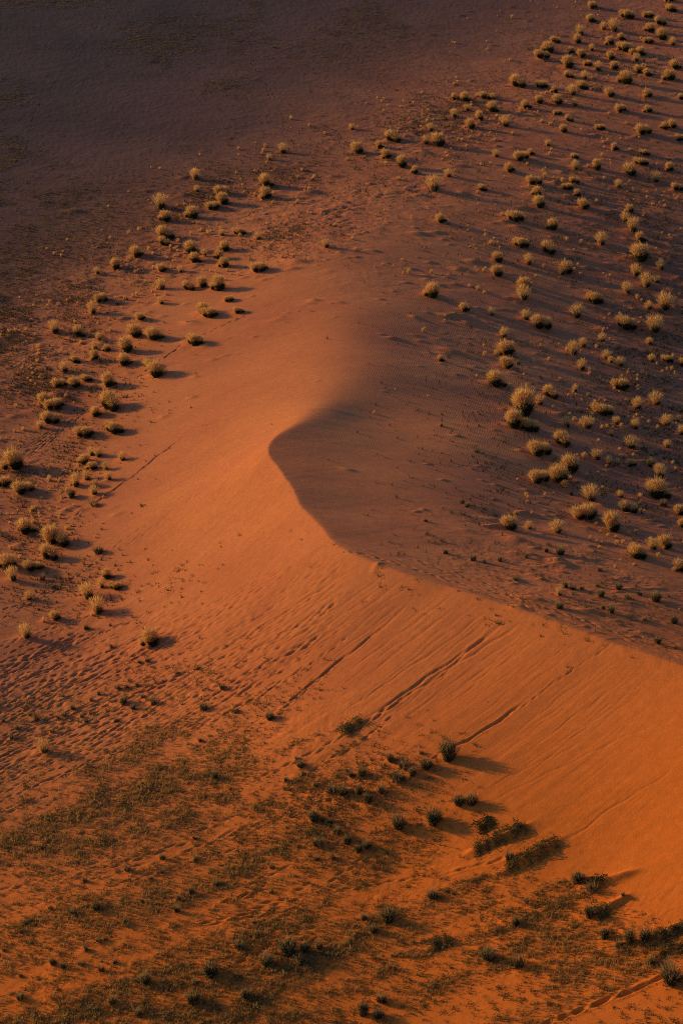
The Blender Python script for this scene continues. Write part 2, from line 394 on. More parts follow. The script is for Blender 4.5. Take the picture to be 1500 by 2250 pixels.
# ------------------------------------------------------------------ where the tussocks stand: pixel x, pixel y of the foot, width in pixels
GOLD_TXT = """363,487,30 355,460,34s 422,480,32 433,423,18s 430,395,25s 468,460,28 490,450,30 488,428,28 365,525,38 362,540,26 420,557,32 427,577,30 493,553,28 450,567,20s 480,570,24 492,588,26 
300,567,34 255,593,26 215,603,16s 355,598,26 397,600,18s 298,601,10s 356,636,26s 415,638,26 445,633,24 480,638,38 355,670,20s 365,650,14s 292,653,12s 223,663,30 205,690,30s 
445,690,32 460,697,34 308,705,24 583,437,30 583,412,36 525,515,24 488,518,16s 568,527,20s 570,597,32 622,337,24s 592,353,16s 773,285,16s 713,297,16s 785,337,28 863,310,32 
833,326,22 847,350,26 883,367,26 762,353,12s 663,377,14s 717,545,24s 780,553,14s 773,527,16s 735,497,14s 503,662,20 525,688,20 620,567,12s 911,380,20 935,318,22s 963,320,30 
946,288,20s 937,272,16s 1000,220,18 1020,223,28 1066,218,22 1080,245,26 1083,220,18s 998,258,22s 1026,243,18s 1053,265,22 1033,282,24 1110,278,28s 1090,258,16s 1032,305,16s 
1086,310,14s 1025,322,14s 1125,296,12s 1138,190,34 1120,135,16s 997,187,16s 1090,345,18s 1118,378,24 985,390,20s 954,420,38s 1058,417,20 1048,424,10s 1145,352,28 927,206,14s 
1301,18,20 1296,49,22 1375,40,26 1423,39,22 1472,25,24 1470,3,20 1450,55,24 1325,66,18s 1348,70,30s 1426,70,24 1219,94,18 1268,95,20 1275,78,22s 1338,98,22 1363,87,20 1407,86,10s 
1423,95,20 1453,87,24 1477,100,20s 1203,115,28 1190,132,26 1253,118,18 1299,112,18s 1276,127,22 1291,126,16 1340,131,24 1370,112,30 1388,121,18 1405,122,22 1397,135,20s 
1418,148,16 1247,150,28 1290,145,18 1313,155,22s 1349,152,20 1404,160,22 1420,168,20 1480,152,28 1469,176,26 1249,170,18 1263,172,12s 1284,174,20s 1299,174,16 1373,184,32 
1188,192,28 1451,184,14s 1407,192,14s 1252,196,14s 1277,194,24 1217,204,18 1199,207,12s 1258,210,26s 1338,213,26 1373,218,16s 1421,214,22 1184,227,18 1224,229,22 1154,238,22 
1262,234,20s 1337,253,16 1363,246,24 1422,246,20 1441,250,14s 1494,218,18 1224,252,18 1250,266,18 1189,270,16s 1317,285,22 1375,274,16s 1237,291,20 1413,296,28 1475,282,24 
1458,284,18 1492,310,22 1349,330,20 1324,317,16s 1414,340,20 1383,333,16s 1207,341,14s 1203,322,18s 1165,341,18 1261,348,18 1406,362,26 1383,388,32 1469,376,22 1310,374,24 
1263,373,24s 1290,370,16s 1192,378,14s 1326,397,14s 1173,407,30 1245,417,24 1261,403,18 1267,430,18 1440,402,26s 1487,419,24 1358,412,20s 1178,431,26 1184,455,26 1281,460,32 
1309,447,12s 1382,468,20 1373,488,22s 1459,457,14s 1432,451,10s 1487,438,12s 1130,486,36 1103,475,16 1212,506,28 1390,511,34s 1405,530,26 1143,541,32 1205,554,36 1321,541,32s 
1405,576,44 1161,582,26s 1101,573,14s 1243,602,36 1451,594,26s 1396,607,30s 1151,635,28 1150,660,38s 1420,632,36s 1442,622,18s 1377,647,32s 1305,665,38 1267,697,36s 1190,723,38 
1155,703,24s 1460,683,44s 1425,680,20s 1373,723,40 1438,732,40s 1107,742,26s 1491,652,10s 967,490,28 1093,574,24 1092,608,26 948,654,38 1019,685,24 1079,694,24s 1110,778,40 
1112,808,32 1137,787,16s 967,794,18 1087,850,46 929,730,7s 1146,754,12s 1187,763,12s 1204,793,16s 1281,763,24s 1260,781,34s 1323,752,22s 1426,757,18s 1278,815,30s 1293,824,16s 
1332,790,24s 1341,799,18s 1362,806,26s 1431,797,18s 1464,797,22 1497,806,18 1362,854,36 1210,872,36 1185,889,28s 1263,860,18s 1228,838,12s 1150,910,60 1321,910,42 1441,889,32s 
1400,900,28s 1128,940,40 1161,947,44 1245,937,26s 1290,940,34s 1300,916,16s 1353,934,20s 1342,956,18s 1464,935,32s 1497,955,24s 1395,946,26s 1235,979,42 1186,1001,50 1386,988,36s 
1386,1024,22 1311,1010,28s 1337,1020,20s 1465,982,20s 1250,1036,42 1185,1060,44 1227,1060,42 1449,1051,34s 1441,1093,56 1297,1102,44s 1362,1093,18s 1380,1126,32 1284,1140,56 
1492,1132,28 1496,1158,24 1344,1166,44 1118,1164,38 1162,1164,22s 1224,1172,34s 1398,1224,46 1434,1210,32s 1460,1204,36 1492,1254,34 1228,1308,22s 297,743,32 337,748,40 427,758,40 
122,733,32s 172,738,28 178,757,16s 243,730,16s 218,748,20s 278,775,34 272,803,36 210,770,22s 235,773,18 208,795,26 133,778,12s 165,797,24 143,818,28s 132,850,28 165,852,26 
190,838,22 238,852,38 328,808,32 343,830,42 120,900,36 98,890,34 243,900,46 210,915,30 112,930,36 90,942,22s 52,947,14s 186,960,38 250,952,42 35,730,12s 30,1032,46 8,1068,34 
53,1084,42 202,1002,22s 218,1005,24s 270,1012,22s 185,1020,28 203,1032,24 233,1033,22s 192,1056,26s 240,1057,22s 168,1072,32s 211,1072,18s 208,1090,26s 55,1173,44 115,1195,48 
140,1200,28 110,1230,38 74,1255,34 18,1250,42 30,1278,36s 235,1272,28 224,1293,20s 255,1295,28 195,1315,42s 217,1350,42s 65,1318,22s 122,1362,24 96,1367,16 60,1405,38s 330,1418,50 
98,1655,38s """
DARK_TXT = """260,668,14 1031,522,7 1137,575,9 1256,571,9 1257,625,12 1039,633,8 985,787,10 1137,800,14 1428,1025,22 1255,1088,16 1456,1112,20 917,903,8 968,937,14 941,911,8 970,913,8 970,997,7 
1045,925,8 1052,938,9 1047,994,14 1044,985,12 1065,1018,10 1078,1017,9 1060,1036,8 1078,1047,8 1086,1100,9 158,1095,24 207,1112,20 311,1113,12 217,1217,22 95,1275,18 192,1383,16 
140,1438,12 243,1425,14 115,1293,9 933,1146,13 938,1177,11 969,1191,13 1026,1115,13 991,1129,8 1012,1130,8 1030,1138,10 1060,1122,11 978,1216,17 1006,1226,11 995,1228,7 
1040,1232,18 1064,1238,13 1099,1234,17 1153,1226,15 1199,1214,17 1230,1218,26 1186,1206,8 1204,1200,12 1092,1272,12 1133,1278,15 1168,1252,9 1192,1276,12 1240,1290,20 1258,1294,18 
1278,1295,13 1258,1306,9 1320,1312,22 1296,1306,10 1318,1256,14 1358,1294,20 1312,1288,16 1380,1316,20 1402,1308,16 1440,1322,26 1342,1348,26 1322,1338,14 1286,1340,11 
1418,1364,16 1444,1414,20 1484,1426,16 1460,1422,12 1228,1338,24 1480,1370,22 1396,1290,12 1468,1312,12 1318,1198,11 1390,1186,12 308,1458,13 325,1455,13 283,1497,12 278,1513,15 
302,1508,15 262,1515,15 272,1547,21 315,1532,13 338,1547,21 293,1558,13 202,1540,13 218,1527,14 162,1560,17 78,1583,19 66,1573,13 180,1577,13 198,1570,12 190,1587,13 173,1587,11 
157,1582,11 142,1575,14 127,1580,13 117,1610,17 127,1600,11 40,1603,18 25,1623,14 6,1587,14 257,1585,16 140,1532,13 490,1515,19 447,1560,22 440,1630,15 388,1483,16 472,1712,20 
428,1843,15 435,1470,17 593,1581,24 857,1673,25 890,1690,34 936,1691,30 923,1657,13 873,1721,34 906,1706,22 985,1671,44 774,1706,21 795,1706,23 760,1695,13 731,1745,34 753,1748,28 
789,1746,23 840,1743,30 808,1765,27 660,1686,21 668,1704,15 652,1671,13 628,1719,17 694,1728,15 690,1805,25 725,1809,17 740,1834,27 725,1820,11 763,1853,25 700,1858,29 787,1873,20 
806,1864,23 730,1888,17 875,1820,40 952,1813,40 518,1567,18 1008,1770,32 1036,1769,30 1118,1890,26 950,1974,30 1270,1938,34 1300,1962,36 1294,2018,30 1072,2110,36 1136,2124,42 
1132,2034,24 1328,2062,24 1356,2082,28 1382,2074,32 1416,2066,34 1432,2120,30 1472,2160,54 1368,1975,14 427,1893,21 280,1915,17 360,1917,13 358,1887,16 330,1933,13 187,1938,17 
347,1988,15 312,1983,13 390,1978,17 421,1963,21 390,2003,19 476,1947,17 277,2026,13 212,2001,21 160,2008,19 192,1993,13 110,1997,13 57,2031,17 217,2070,19 233,2066,13 187,2090,17 
8,2090,15 137,2126,19 117,2120,20 180,2121,20 45,2146,15 253,2116,13 223,2133,20 320,2160,25 463,2146,42 428,2163,21 424,2205,36 247,2206,23 45,2197,23 305,2231,21 633,2099,48 
655,2121,32 670,2095,25 586,2121,32 527,2085,28 701,2085,21 718,2103,15 800,2020,21 853,2026,36 820,2050,23 564,2055,17 562,2030,15 540,2195,28 839,2202,32 798,2231,30 831,2237,30 
595,1962,13 597,1907,15 697,1890,15 """
def parse(t):
    o = []
    for tok in t.split():
        a, b, c = tok.split(','); s = c.endswith('s')
        o.append((float(a), float(b), float(c.rstrip('s')), s))
    return o
GOLD = parse(GOLD_TXT); DARK = parse(DARK_TXT)
# long sand ridges built up behind creeping plants: pixel ends and height in metres
RIDGES = [(1048, 1822, 1080, 1802, .28), (1032, 1874, 1154, 1816, .50), (1112, 1912, 1222, 1850, .62), (1292, 1950, 1392, 1918, .55), (1308, 2012, 1376, 1972, .55),
          (1440, 2066, 1520, 2026, .4), (1440, 2096, 1520, 2074, .35), (750, 1612, 790, 1584, .25), (940, 2082, 985, 2066, .3)]


# small wind-heaped mounds under and behind them
def heap(px, py, wpx, k=1.0):
    x, y, z = ground_at(np.array([px]), np.array([py - wpx * .12])); x, y, z = x[0], y[0], z[0]
    m = wpx / FOC * math.sqrt(x * x + y * y + (z - CAM_H) ** 2)
    stamp(x, y, 1, 0, m * .62, m * .5, .13 * m * k)
    stamp(x + m * .8, y - m * .25, .95, -.3, m * .9, m * .35, .06 * m * k)
for p in GOLD: heap(*p[:3])
for p in DARK: heap(p[0], p[1], p[2], .6)
for (a, b, c, e, hgt) in RIDGES:
    xs_, ys_, zs_ = ground_at(np.linspace(a, c, 7), np.linspace(b, e, 7))
    dx, dy = xs_[-1] - xs_[0], ys_[-1] - ys_[0]; h = math.hypot(dx, dy); L = h / 7
    for q, (u, v) in enumerate(zip(xs_, ys_)):
        stamp(u, v, dx / h, dy / h, L * 1.5, .26, hgt * .38 * math.sin((q + 1) / 8 * math.pi) ** .6 * .6)

def ground_z(x, y):
    x = np.asarray(x, float); y = np.asarray(y, float)
    fi = np.interp(y, YR, np.arange(len(YR))); s = x / half_w(y); fj = np.interp(s, SC_, np.arange(len(SC_)))
    i = np.clip(fi.astype(int), 0, len(YR) - 2); j = np.clip(fj.astype(int), 0, len(SC_) - 2); a = fi - i; b = fj - j
    return (Z[i, j] * (1-b) + Z[i, j+1] * b) * (1-a) + (Z[i+1, j] * (1-b) + Z[i+1, j+1] * b) * a

# ------------------------------------------------------------------ materials
def new_mat(name):
    m = bpy.data.materials.new(name); m.use_nodes = True; m.node_tree.nodes.clear(); return m, m.node_tree.nodes, m.node_tree.links

def sand_material():
    m, N, L = new_mat('red_sand')
    out = N.new('ShaderNodeOutputMaterial'); bs = N.new('ShaderNodeBsdfPrincipled'); bs.inputs['Roughness'].default_value = .95
    bs.inputs['Specular IOR Level'].default_value = .1
    geo = N.new('ShaderNodeNewGeometry')
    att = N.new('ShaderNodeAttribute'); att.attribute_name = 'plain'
    def noise(scale, det=5, rough=.6, vec=None):
        n_ = N.new('ShaderNodeTexNoise'); n_.inputs['Scale'].default_value = scale; n_.inputs['Detail'].default_value = det; n_.inputs['Roughness'].default_value = rough
        L.new(vec or geo.outputs['Position'], n_.inputs['Vector']); return n_
    def ramp(src, e):
        r = N.new('ShaderNodeValToRGB'); r.color_ramp.elements[0].position = e[0][0]; r.color_ramp.elements[0].color = e[0][1] + (1,)
        r.color_ramp.elements[1].position = e[1][0]; r.color_ramp.elements[1].color = e[1][1] + (1,); L.new(src, r.inputs[0]); return r
    n1 = noise(.09, 4); n2 = noise(2.2, 6, .7); n3 = noise(22, 3, .7)
    red = ramp(n1.outputs[0], [(.32, (.47, .131, .038)), (.68, (.57, .178, .045))])
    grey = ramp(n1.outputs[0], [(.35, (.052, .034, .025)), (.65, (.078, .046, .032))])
    mx = N.new('ShaderNodeMix'); mx.data_type = 'RGBA'; 
    near_att = N.new('ShaderNodeAttribute'); near_att.attribute_name = 'near_orange'      # sand colour turns a more saturated orange nearer and to the right
    mi = N.new('ShaderNodeMix'); mi.data_type = 'RGBA'; L.new(near_att.outputs['Fac'], mi.inputs[0]); L.new(red.outputs[0], mi.inputs[6]); mi.inputs[7].default_value = (.66, .150, .014, 1)
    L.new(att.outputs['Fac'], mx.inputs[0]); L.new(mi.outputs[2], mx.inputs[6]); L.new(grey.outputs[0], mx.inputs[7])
    v = ramp(n2.outputs[0], [(.3, (.86, .86, .86)), (.7, (1.08, 1.08, 1.08))])
    mu = N.new('ShaderNodeMix'); mu.data_type = 'RGBA'; mu.blend_type = 'MULTIPLY'; mu.inputs[0].default_value = 1; L.new(mx.outputs[2], mu.inputs[6]); L.new(v.outputs[0], mu.inputs[7])
    v3 = ramp(n3.outputs[0], [(.3, (.88, .88, .88)), (.7, (1.1, 1.1, 1.1))])
    mu2 = N.new('ShaderNodeMix'); mu2.data_type = 'RGBA'; mu2.blend_type = 'MULTIPLY'; mu2.inputs[0].default_value = 1; L.new(mu.outputs[2], mu2.inputs[6]); L.new(v3.outputs[0], mu2.inputs[7])
    L.new(mu2.outputs[2], bs.inputs['Base Color'])
    # wind ripples where the attribute says so, fine grain everywhere
    rp = N.new('ShaderNodeAttribute'); rp.attribute_name = 'ripples'
    mp = N.new('ShaderNodeMapping'); mp.inputs['Rotation'].default_value = (0, 0, math.radians(8)); L.new(geo.outputs['Position'], mp.inputs[0])
    wv = N.new('ShaderNodeTexWave'); wv.wave_type = 'BANDS'; wv.bands_direction = 'X'; wv.inputs['Scale'].default_value = 1.9
    wv.inputs['Distortion'].default_value = 5.0; wv.inputs['Detail'].default_value = 2.0; wv.inputs['Detail Scale'].default_value = .35
    L.new(mp.outputs[0], wv.inputs['Vector'])
    m1 = N.new('ShaderNodeMath'); m1.operation = 'MULTIPLY'; L.new(wv.outputs['Fac'], m1.inputs[0]); L.new(rp.outputs['Fac'], m1.inputs[1])
    b1 = N.new('ShaderNodeBump'); b1.inputs['Strength'].default_value = 1.0; b1.inputs['Distance'].default_value = .006; L.new(m1.outputs[0], b1.inputs['Height'])
    n4 = noise(9, 5, .75)
    b2 = N.new('ShaderNodeBump'); b2.inputs['Strength'].default_value = .6; b2.inputs['Distance'].default_value = .035; L.new(n4.outputs[0], b2.inputs['Height']); L.new(b1.outputs[0], b2.inputs['Normal'])
    L.new(b2.outputs[0], bs.inputs['Normal']); L.new(bs.outputs[0], out.inputs[0])
    return m

def leaf_material(name, c0, c1, trans=.45, scale=6.0):
    m, N, L = new_mat(name)
    out = N.new('ShaderNodeOutputMaterial'); geo = N.new('ShaderNodeNewGeometry')
    n_ = N.new('ShaderNodeTexNoise'); n_.inputs['Scale'].default_value = scale; n_.inputs['Detail'].default_value = 3; L.new(geo.outputs['Position'], n_.inputs['Vector'])
    r = N.new('ShaderNodeValToRGB'); r.color_ramp.elements[0].position = .35; r.color_ramp.elements[0].color = c0 + (1,); r.color_ramp.elements[1].position = .65; r.color_ramp.elements[1].color = c1 + (1,)
    L.new(n_.outputs[0], r.inputs[0])
    dd = N.new('ShaderNodeBsdfDiffuse'); tt = N.new('ShaderNodeBsdfTranslucent'); mixs = N.new('ShaderNodeMixShader'); mixs.inputs[0].default_value = trans
    L.new(r.outputs[0], dd.inputs[0]); L.new(r.outputs[0], tt.inputs[0]); L.new(dd.outputs[0], mixs.inputs[1]); L.new(tt.outputs[0], mixs.inputs[2]); L.new(mixs.outputs[0], out.inputs[0])
    return m
SAND = sand_material()
PLUME = leaf_material('straw_plume', (.60, .32, .09), (.80, .48, .14), .52)
STRAW = leaf_material('dry_stalk', (.28, .18, .065), (.44, .28, .10), .45)
DGREEN = leaf_material('dark_blade', (.042, .046, .017), (.088, .080, .027), .35)
OLIVE = leaf_material('olive_leaf', (.10, .080, .026), (.20, .14, .042), .35)
DULL = leaf_material('dull_grass', (.33, .185, .055), (.50, .29, .080), .5)
YELLOW = leaf_material('yellow_flower', (.60, .42, .02), (.75, .55, .04), .3)

# ------------------------------------------------------------------ ground mesh
def build_ground():
    nr, nc = X.shape
    me = bpy.data.meshes.new('sand'); me.vertices.add(nr * nc)
    V = np.stack([X, Y, Z], -1).astype(np.float32).reshape(-1)
    me.vertices.foreach_set('co', V)
    i = np.arange(nr * nc).reshape(nr, nc)
    F = np.stack([i[:-1, :-1], i[:-1, 1:], i[1:, 1:], i[1:, :-1]], -1).reshape(-1, 4)
    me.loops.add(F.size); me.loops.foreach_set('vertex_index', F.reshape(-1).astype(np.int32))
    me.polygons.add(len(F)); me.polygons.foreach_set('loop_start', np.arange(0, F.size, 4, dtype=np.int32))
    me.polygons.foreach_set('use_smooth', np.ones(len(F), bool))
    me.update(calc_edges=True)
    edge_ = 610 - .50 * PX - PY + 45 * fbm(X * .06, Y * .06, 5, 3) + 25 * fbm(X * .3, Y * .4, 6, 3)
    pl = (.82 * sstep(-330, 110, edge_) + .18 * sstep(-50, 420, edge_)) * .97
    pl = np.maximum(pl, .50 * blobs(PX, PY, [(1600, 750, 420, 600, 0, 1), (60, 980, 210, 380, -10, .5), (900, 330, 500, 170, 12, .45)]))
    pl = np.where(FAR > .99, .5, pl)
    near_orange = sstep(1150, 2050, PY + .30 * (PX - 750))
    rip = blobs(PX, PY, [(960, 770, 230, 140, 0, 1), (1080, 880, 150, 160, 0, 1), (760, 960, 130, 40, 0, .5), (1230, 560, 200, 120, 0, .5), (1230, 1000, 160, 60, 0, .7), (1400, 860, 200, 200, 0, .3)])
    for nm, arr in (('plain', pl), ('ripples', rip), ('near_orange', near_orange)):
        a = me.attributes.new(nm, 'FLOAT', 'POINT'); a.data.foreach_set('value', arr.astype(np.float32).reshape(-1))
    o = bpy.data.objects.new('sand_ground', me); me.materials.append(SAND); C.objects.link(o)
    o['kind'] = 'structure'
    return o
build_ground()
# ------------------------------------------------------------------ plants
def link_mesh(name, V, F, mat, parent=None, smooth=False):
    """F: list of arrays of equal-length polygons"""
    me = bpy.data.meshes.new(name); V = np.asarray(V, np.float32)
    me.vertices.add(len(V)); me.vertices.foreach_set('co', V.reshape(-1))
    tot = sum(f.size for f in F); me.loops.add(tot)
    me.loops.foreach_set('vertex_index', np.concatenate([f.reshape(-1) for f in F]).astype(np.int32))
    starts = []; o_ = 0
    for f in F:
        starts.append(np.arange(f.shape[0]) * f.shape[1] + o_); o_ += f.size
    starts = np.concatenate(starts).astype(np.int32)
    me.polygons.add(len(starts)); me.polygons.foreach_set('loop_start', starts)
    me.update(calc_edges=True); me.materials.append(mat)
    o = bpy.data.objects.new(name, me); C.objects.link(o)
    if parent: o.parent = parent
    return o

def blades(n, r0, rad, hgt, width, rs, lean=(0.0, 1.0), curve=.5, head=0.0, lo=.65, up=1.0, nod=0.0):
    """n curved tapering blades springing from a disc of radius r0 and ending on a dome rad x hgt"""
    az = rs.uniform(0, 2 * np.pi, n); k = np.sqrt(rs.uniform(lean[0] ** 2, lean[1] ** 2, n))
    rr = rs.uniform(0, r0, n); az0 = az + rs.normal(0, .5, n)
    p0 = np.stack([rr * np.cos(az0), rr * np.sin(az0), np.zeros(n) - .03], -1)
    ln = rs.uniform(lo, 1.0, n)
    tipr = rad * k * ln; tipz = hgt * np.sqrt(np.clip(1 - (k * .93) ** 2, .03, 1)) * ln ** up
    tip = np.stack([tipr * np.cos(az), tipr * np.sin(az), tipz], -1) + rs.normal(0, .02, (n, 3))
    mid = p0 * (1 - curve) + tip * curve; mid[:, 2] += (.10 + .08 * k) * hgt
    side = np.stack([-np.sin(az), np.cos(az), np.zeros(n)], -1)
    tw = rs.uniform(0, np.pi, n)[:, None]
    nrm = np.stack([np.cos(az), np.sin(az), np.zeros(n)], -1)
    side = side * np.cos(tw) + nrm * np.sin(tw) * .8
    w_ = width * rs.uniform(.7, 1.3, n)[:, None]
    def B(t): return (1-t)**2 * p0 + 2*t*(1-t) * mid + t*t * tip
    rows = []
    for t, q in ((0, .8), (.35, 1.0), (.62, 1.0 if not head else 1.0), (.80, .8 if not head else head), (1.0, .12)):
        c = B(t)
        if nod and t == 1.0: c[:, 2] -= nod
        rows.append(c - side * w_ * q / 2); rows.append(c + side * w_ * q / 2)
    V = np.stack(rows, 1)  # n,10,3
    i = np.arange(n)[:, None] * 10
    F = np.concatenate([i + np.array([2*k_, 2*k_+1, 2*k_+3, 2*k_+2]) for k_ in range(4)], 0)
    return V.reshape(-1, 3), F

def leaves(n, centre_fn, size, rs):
    c = centre_fn(n); a = rs.normal(size=(n, 3)); a[:, 2] = np.abs(a[:, 2]) * .8; a /= np.linalg.norm(a, axis=1)[:, None]
    b = np.cross(a, rs.normal(size=(n, 3))); b /= np.linalg.norm(b, axis=1)[:, None]
    s = size * rs.uniform(.6, 1.4, n)[:, None]
    V = np.stack([c - a * s, c + b * s * .42, c + a * s, c - b * s * .42], 1)
    return V.reshape(-1, 3), np.arange(n * 4).reshape(n, 4)

def merge(parts):
    V = []; F = []; o_ = 0
    for v, f in parts: V.append(v); F.append(f + o_); o_ += len(v)
    return np.concatenate(V), F

def empty(name, label=None, cat=None, group=None):
    o = bpy.data.objects.new(name, None); o.empty_display_size = .3; C.objects.link(o)
    return o

def proto_gold(seed, sparse):
    rs = np.random.RandomState(seed)
    root = empty('straw_tussock')
    if not sparse:
        lob = {0: [(0, 0, 1.0)], 1: [(-.17, .02, .80), (.22, -.04, .66)], 2: [(0, 0, .85), (.28, .1, .45)], 3: [(.05, 0, .9), (-.3, -.05, .4)], 4: [(-.22, .05, .62), (.05, -.1, .7), (.28, .04, .55)]}[seed % 5]
        A = []; Bp = []
        for (ox, oy, s) in lob:
            v, f = blades(int(620 * s), .16, .44, .50, .018, rs, lo=.55, curve=.45); A.append((v * [s, s, s * .86] + [ox + .05, oy - .03, 0], f))
            v, f = blades(int(620 * s), .12, .56, .74, .0052, rs, lean=(0, .88), lo=.80, curve=.5, head=3.4, nod=.02); Bp.append((v * s + [ox - .05, oy + .03, 0], f))
            v, f = blades(int(60 * s), .12, .60, .86, .006, rs, lean=(.2, .95), lo=.9, curve=.5, head=2.6); Bp.append((v * s + [ox - .05, oy + .03, 0], f))
    else:
        A = [blades(230, .12, .30, .38, .017, rs, lo=.5)]
        v, f = blades(330, .12, .58, .80, .0048, rs, lean=(0, .9), lo=.7, curve=.5, head=3.2, nod=.03); Bp = [(v + [-.05, .02, 0], f)]
    V, F = merge(A); link_mesh('leaf_clump', V, F, DGREEN, root)
    V, F = merge(Bp); link_mesh('seed_plumes', V, F, PLUME, root)
    return root
def proto_dark(seed, thin=False):
    rs = np.random.RandomState(seed)
    root = empty('green_tussock')
    kk = seed % 4
    if thin:      # scattered stiff sprays from several crowns
        pr = []
        for j in range(4):
            v, f = blades(48, .07, .34, [.62, .78, .55, .7][kk], .024, rs, lo=.45, lean=(0, .9), curve=.45)
            s_ = rs.uniform(.6, 1.0); a_ = rs.uniform(0, 6.28); d_ = rs.uniform(.05, .26); pr.append((v * s_ + [math.cos(a_) * d_, math.sin(a_) * d_, 0], f))
        V, F = merge(pr)
    else: V, F = merge([blades(560 if kk else 420, .2, .52, [.60, .78, .52, .68][kk], .016, rs, lo=.35, lean=(0, .95), curve=.45)])
    link_mesh('leaf_clump', V, F, DGREEN, root)
    V, F = merge([blades(110 if thin else 170, .18, .58, .82, .010, rs, lo=.5 if thin else .7, head=1.6, curve=.5)])
    link_mesh('dry_stalks', V, F, STRAW, root)
    return root
def proto_sprig(seed):
    rs = np.random.RandomState(seed)
    def cf(n):
        a = rs.uniform(0, 6.28, n); r = np.sqrt(rs.rand(n)) * .42
        return np.stack([r * np.cos(a), r * np.sin(a), rs.uniform(.03, .5, n) * (1 - r)], -1)
    V, F = merge([blades(38, .08, .5, .6, .018, rs, lo=.5), leaves(46, cf, .06, rs)])
    return link_mesh('green_sprig', V, F, OLIVE if seed % 2 else DGREEN)

def dup(root):
    r = root.copy(); C.objects.link(r)
    for ch in root.children:
        c = ch.copy(); C.objects.link(c); c.parent = r
    return r

def place(root, px, py, wpx, rot, sz=1.0, sink=.02):
    x, y, z = ground_at(np.array([px]), np.array([py])); x, y = float(x[0]), float(y[0])
    z = float(ground_z([x], [y])[0])
    m = wpx / FOC * math.sqrt(x * x + y * y + (z - CAM_H) ** 2)
    root.location = (x, y, z - sink); root.rotation_euler = (0, 0, rot); root.scale = (m, m, m * sz)
    return root

LAND = [("the photo's top right corner", 1500, 0), ("the top right field's wide lead tussock", 1138, 190), ("the lone tussock with long shadow", 967, 490),
        ("the lone domed tussock behind the dune", 948, 654), ("the hollow's widest dark-bellied tussock", 1150, 910), ("the right edge a quarter down", 1500, 560),
        ("the right edge at mid height", 1500, 1125), ("the low wide tussock above the crest", 1284, 1140), ("the pointed tip of the dune crest", 588, 985),
        ("the lone bright tussock on the apron", 570, 597), ("the tall tussock over the print trail", 460, 697), ("the touching pair by the print trail", 335, 820),
        ("the twin tussocks at the dune foot", 218, 955), ("the lone tussock among the tracks", 330, 1418), ("the left edge at mid height", 0, 1125),
        ("the pale tussock in the grass", 98, 1655), ("the dark pair on orange sand", 1022, 1770), ("the big dark bush at the right edge", 1472, 2160),
        ("the twiggy brown bush topping its row", 985, 1671), ("the photo's bottom left corner", 0, 2250), ("the middle of the bottom edge", 750, 2250),
        ("the upper yellow-flowered bush", 1100, 1850), ("the lone dark tussock where furrows end", 593, 1581), ("the left edge two thirds down", 0, 1530),
        ("the right edge a tenth down", 1500, 260), ("the right end of the dune crest", 1500, 1465), ("the top edge near the right", 1330, 0), ("the left edge near the bottom", 0, 1960)]
ORD = ['nearest', 'second', 'third', 'fourth', 'fifth', 'sixth', 'seventh', 'eighth', 'ninth', 'tenth', 'eleventh', 'twelfth', 'thirteenth', 'fourteenth', 'fifteenth', 'sixteenth', 'seventeenth', 'eighteenth']
TOLABEL = []
def later(obj, adj, px, py): TOLABEL.append((obj, adj, px, py))
def finish_labels():
    used = {}
    for o, adj, px, py in sorted(TOLABEL, key=lambda t: min((t[2] - l[1]) ** 2 + (t[3] - l[2]) ** 2 for l in LAND)):
        ph, lx, ly = min(LAND, key=lambda l: (px - l[1]) ** 2 + (py - l[2]) ** 2)
        dx, dy = px - lx, py - ly
        if abs(dx) > 2.2 * abs(dy): dr = 'right of' if dx > 0 else 'left of'
        elif abs(dy) > 2.2 * abs(dx): dr = 'below' if dy > 0 else 'above'
        else: dr = ('down' if dy > 0 else 'up') + ('-right of' if dx > 0 else '-left of')
        key = (adj, dr, ph); k = used.get(key, 0); used[key] = k + 1
        o['label'] = '%s %s %s %s' % (ORD[k], adj, dr, ph)
HERO = {(330, 1418): 'round golden tussock standing alone on the track-covered left slope',
        (1150, 910): 'widest golden tussock with a dark belly in the hollow right of the crest',
        (948, 654): 'lone domed tussock on smooth sand behind the dune, centre right',
        (967, 490): 'solitary small tussock trailing a long thin shadow on bare sand',
        (427, 758): 'golden tussock at the upper edge of the lit slope beside the print trail',
        (343, 830): 'bushy double-headed tussock, the nearer of the touching pair by the print trail',
        (328, 808): 'smaller tussock behind, the farther of the touching pair by the print trail',
        (250, 952): 'round golden tussock right of its twin at the left dune foot',
        (186, 960): 'round golden tussock left of its twin at the left dune foot',
        (1087, 850): 'tall golden-topped tussock with dark base at left edge of the lee vegetation',
        (570, 597): 'bright little tussock standing alone on the apron above the lit slope',
        (460, 697): 'tall golden tussock towering over the left apron print trail',
        (1284, 1140): 'low wide golden tussock above the three small ones near the crest',
        (98, 1655): 'pale straw tussock with dark right side in the lower left grass',
        (1138, 190): 'wide glowing tussock leading a row at the left of the top right field'}
HERO_D = {(1472, 2160): 'big dark round bush at the right edge beside the deep pits',
          (1008, 1770): 'tall upright dark tussock, left of the isolated pair on orange sand',
          (1036, 1769): 'shorter dark tussock, right of the isolated pair on orange sand',
          (985, 1671): 'loose twiggy brown bush topping the tussock row, with a long shadow',
          (875, 1820): 'spiky dark tussock with shadow, left of two on the orange slope',
          (952, 1813): 'flat dark tussock with leafy sprig behind, right of two on orange slope',
          (593, 1581): 'lone dark tussock where the long furrow meets the lower slope',
          (311, 1113): 'single tiny dark tuft alone on the smooth lit slope',
          (968, 937): 'round dark green tuft alone in the shadowed bowl with long shadow'}

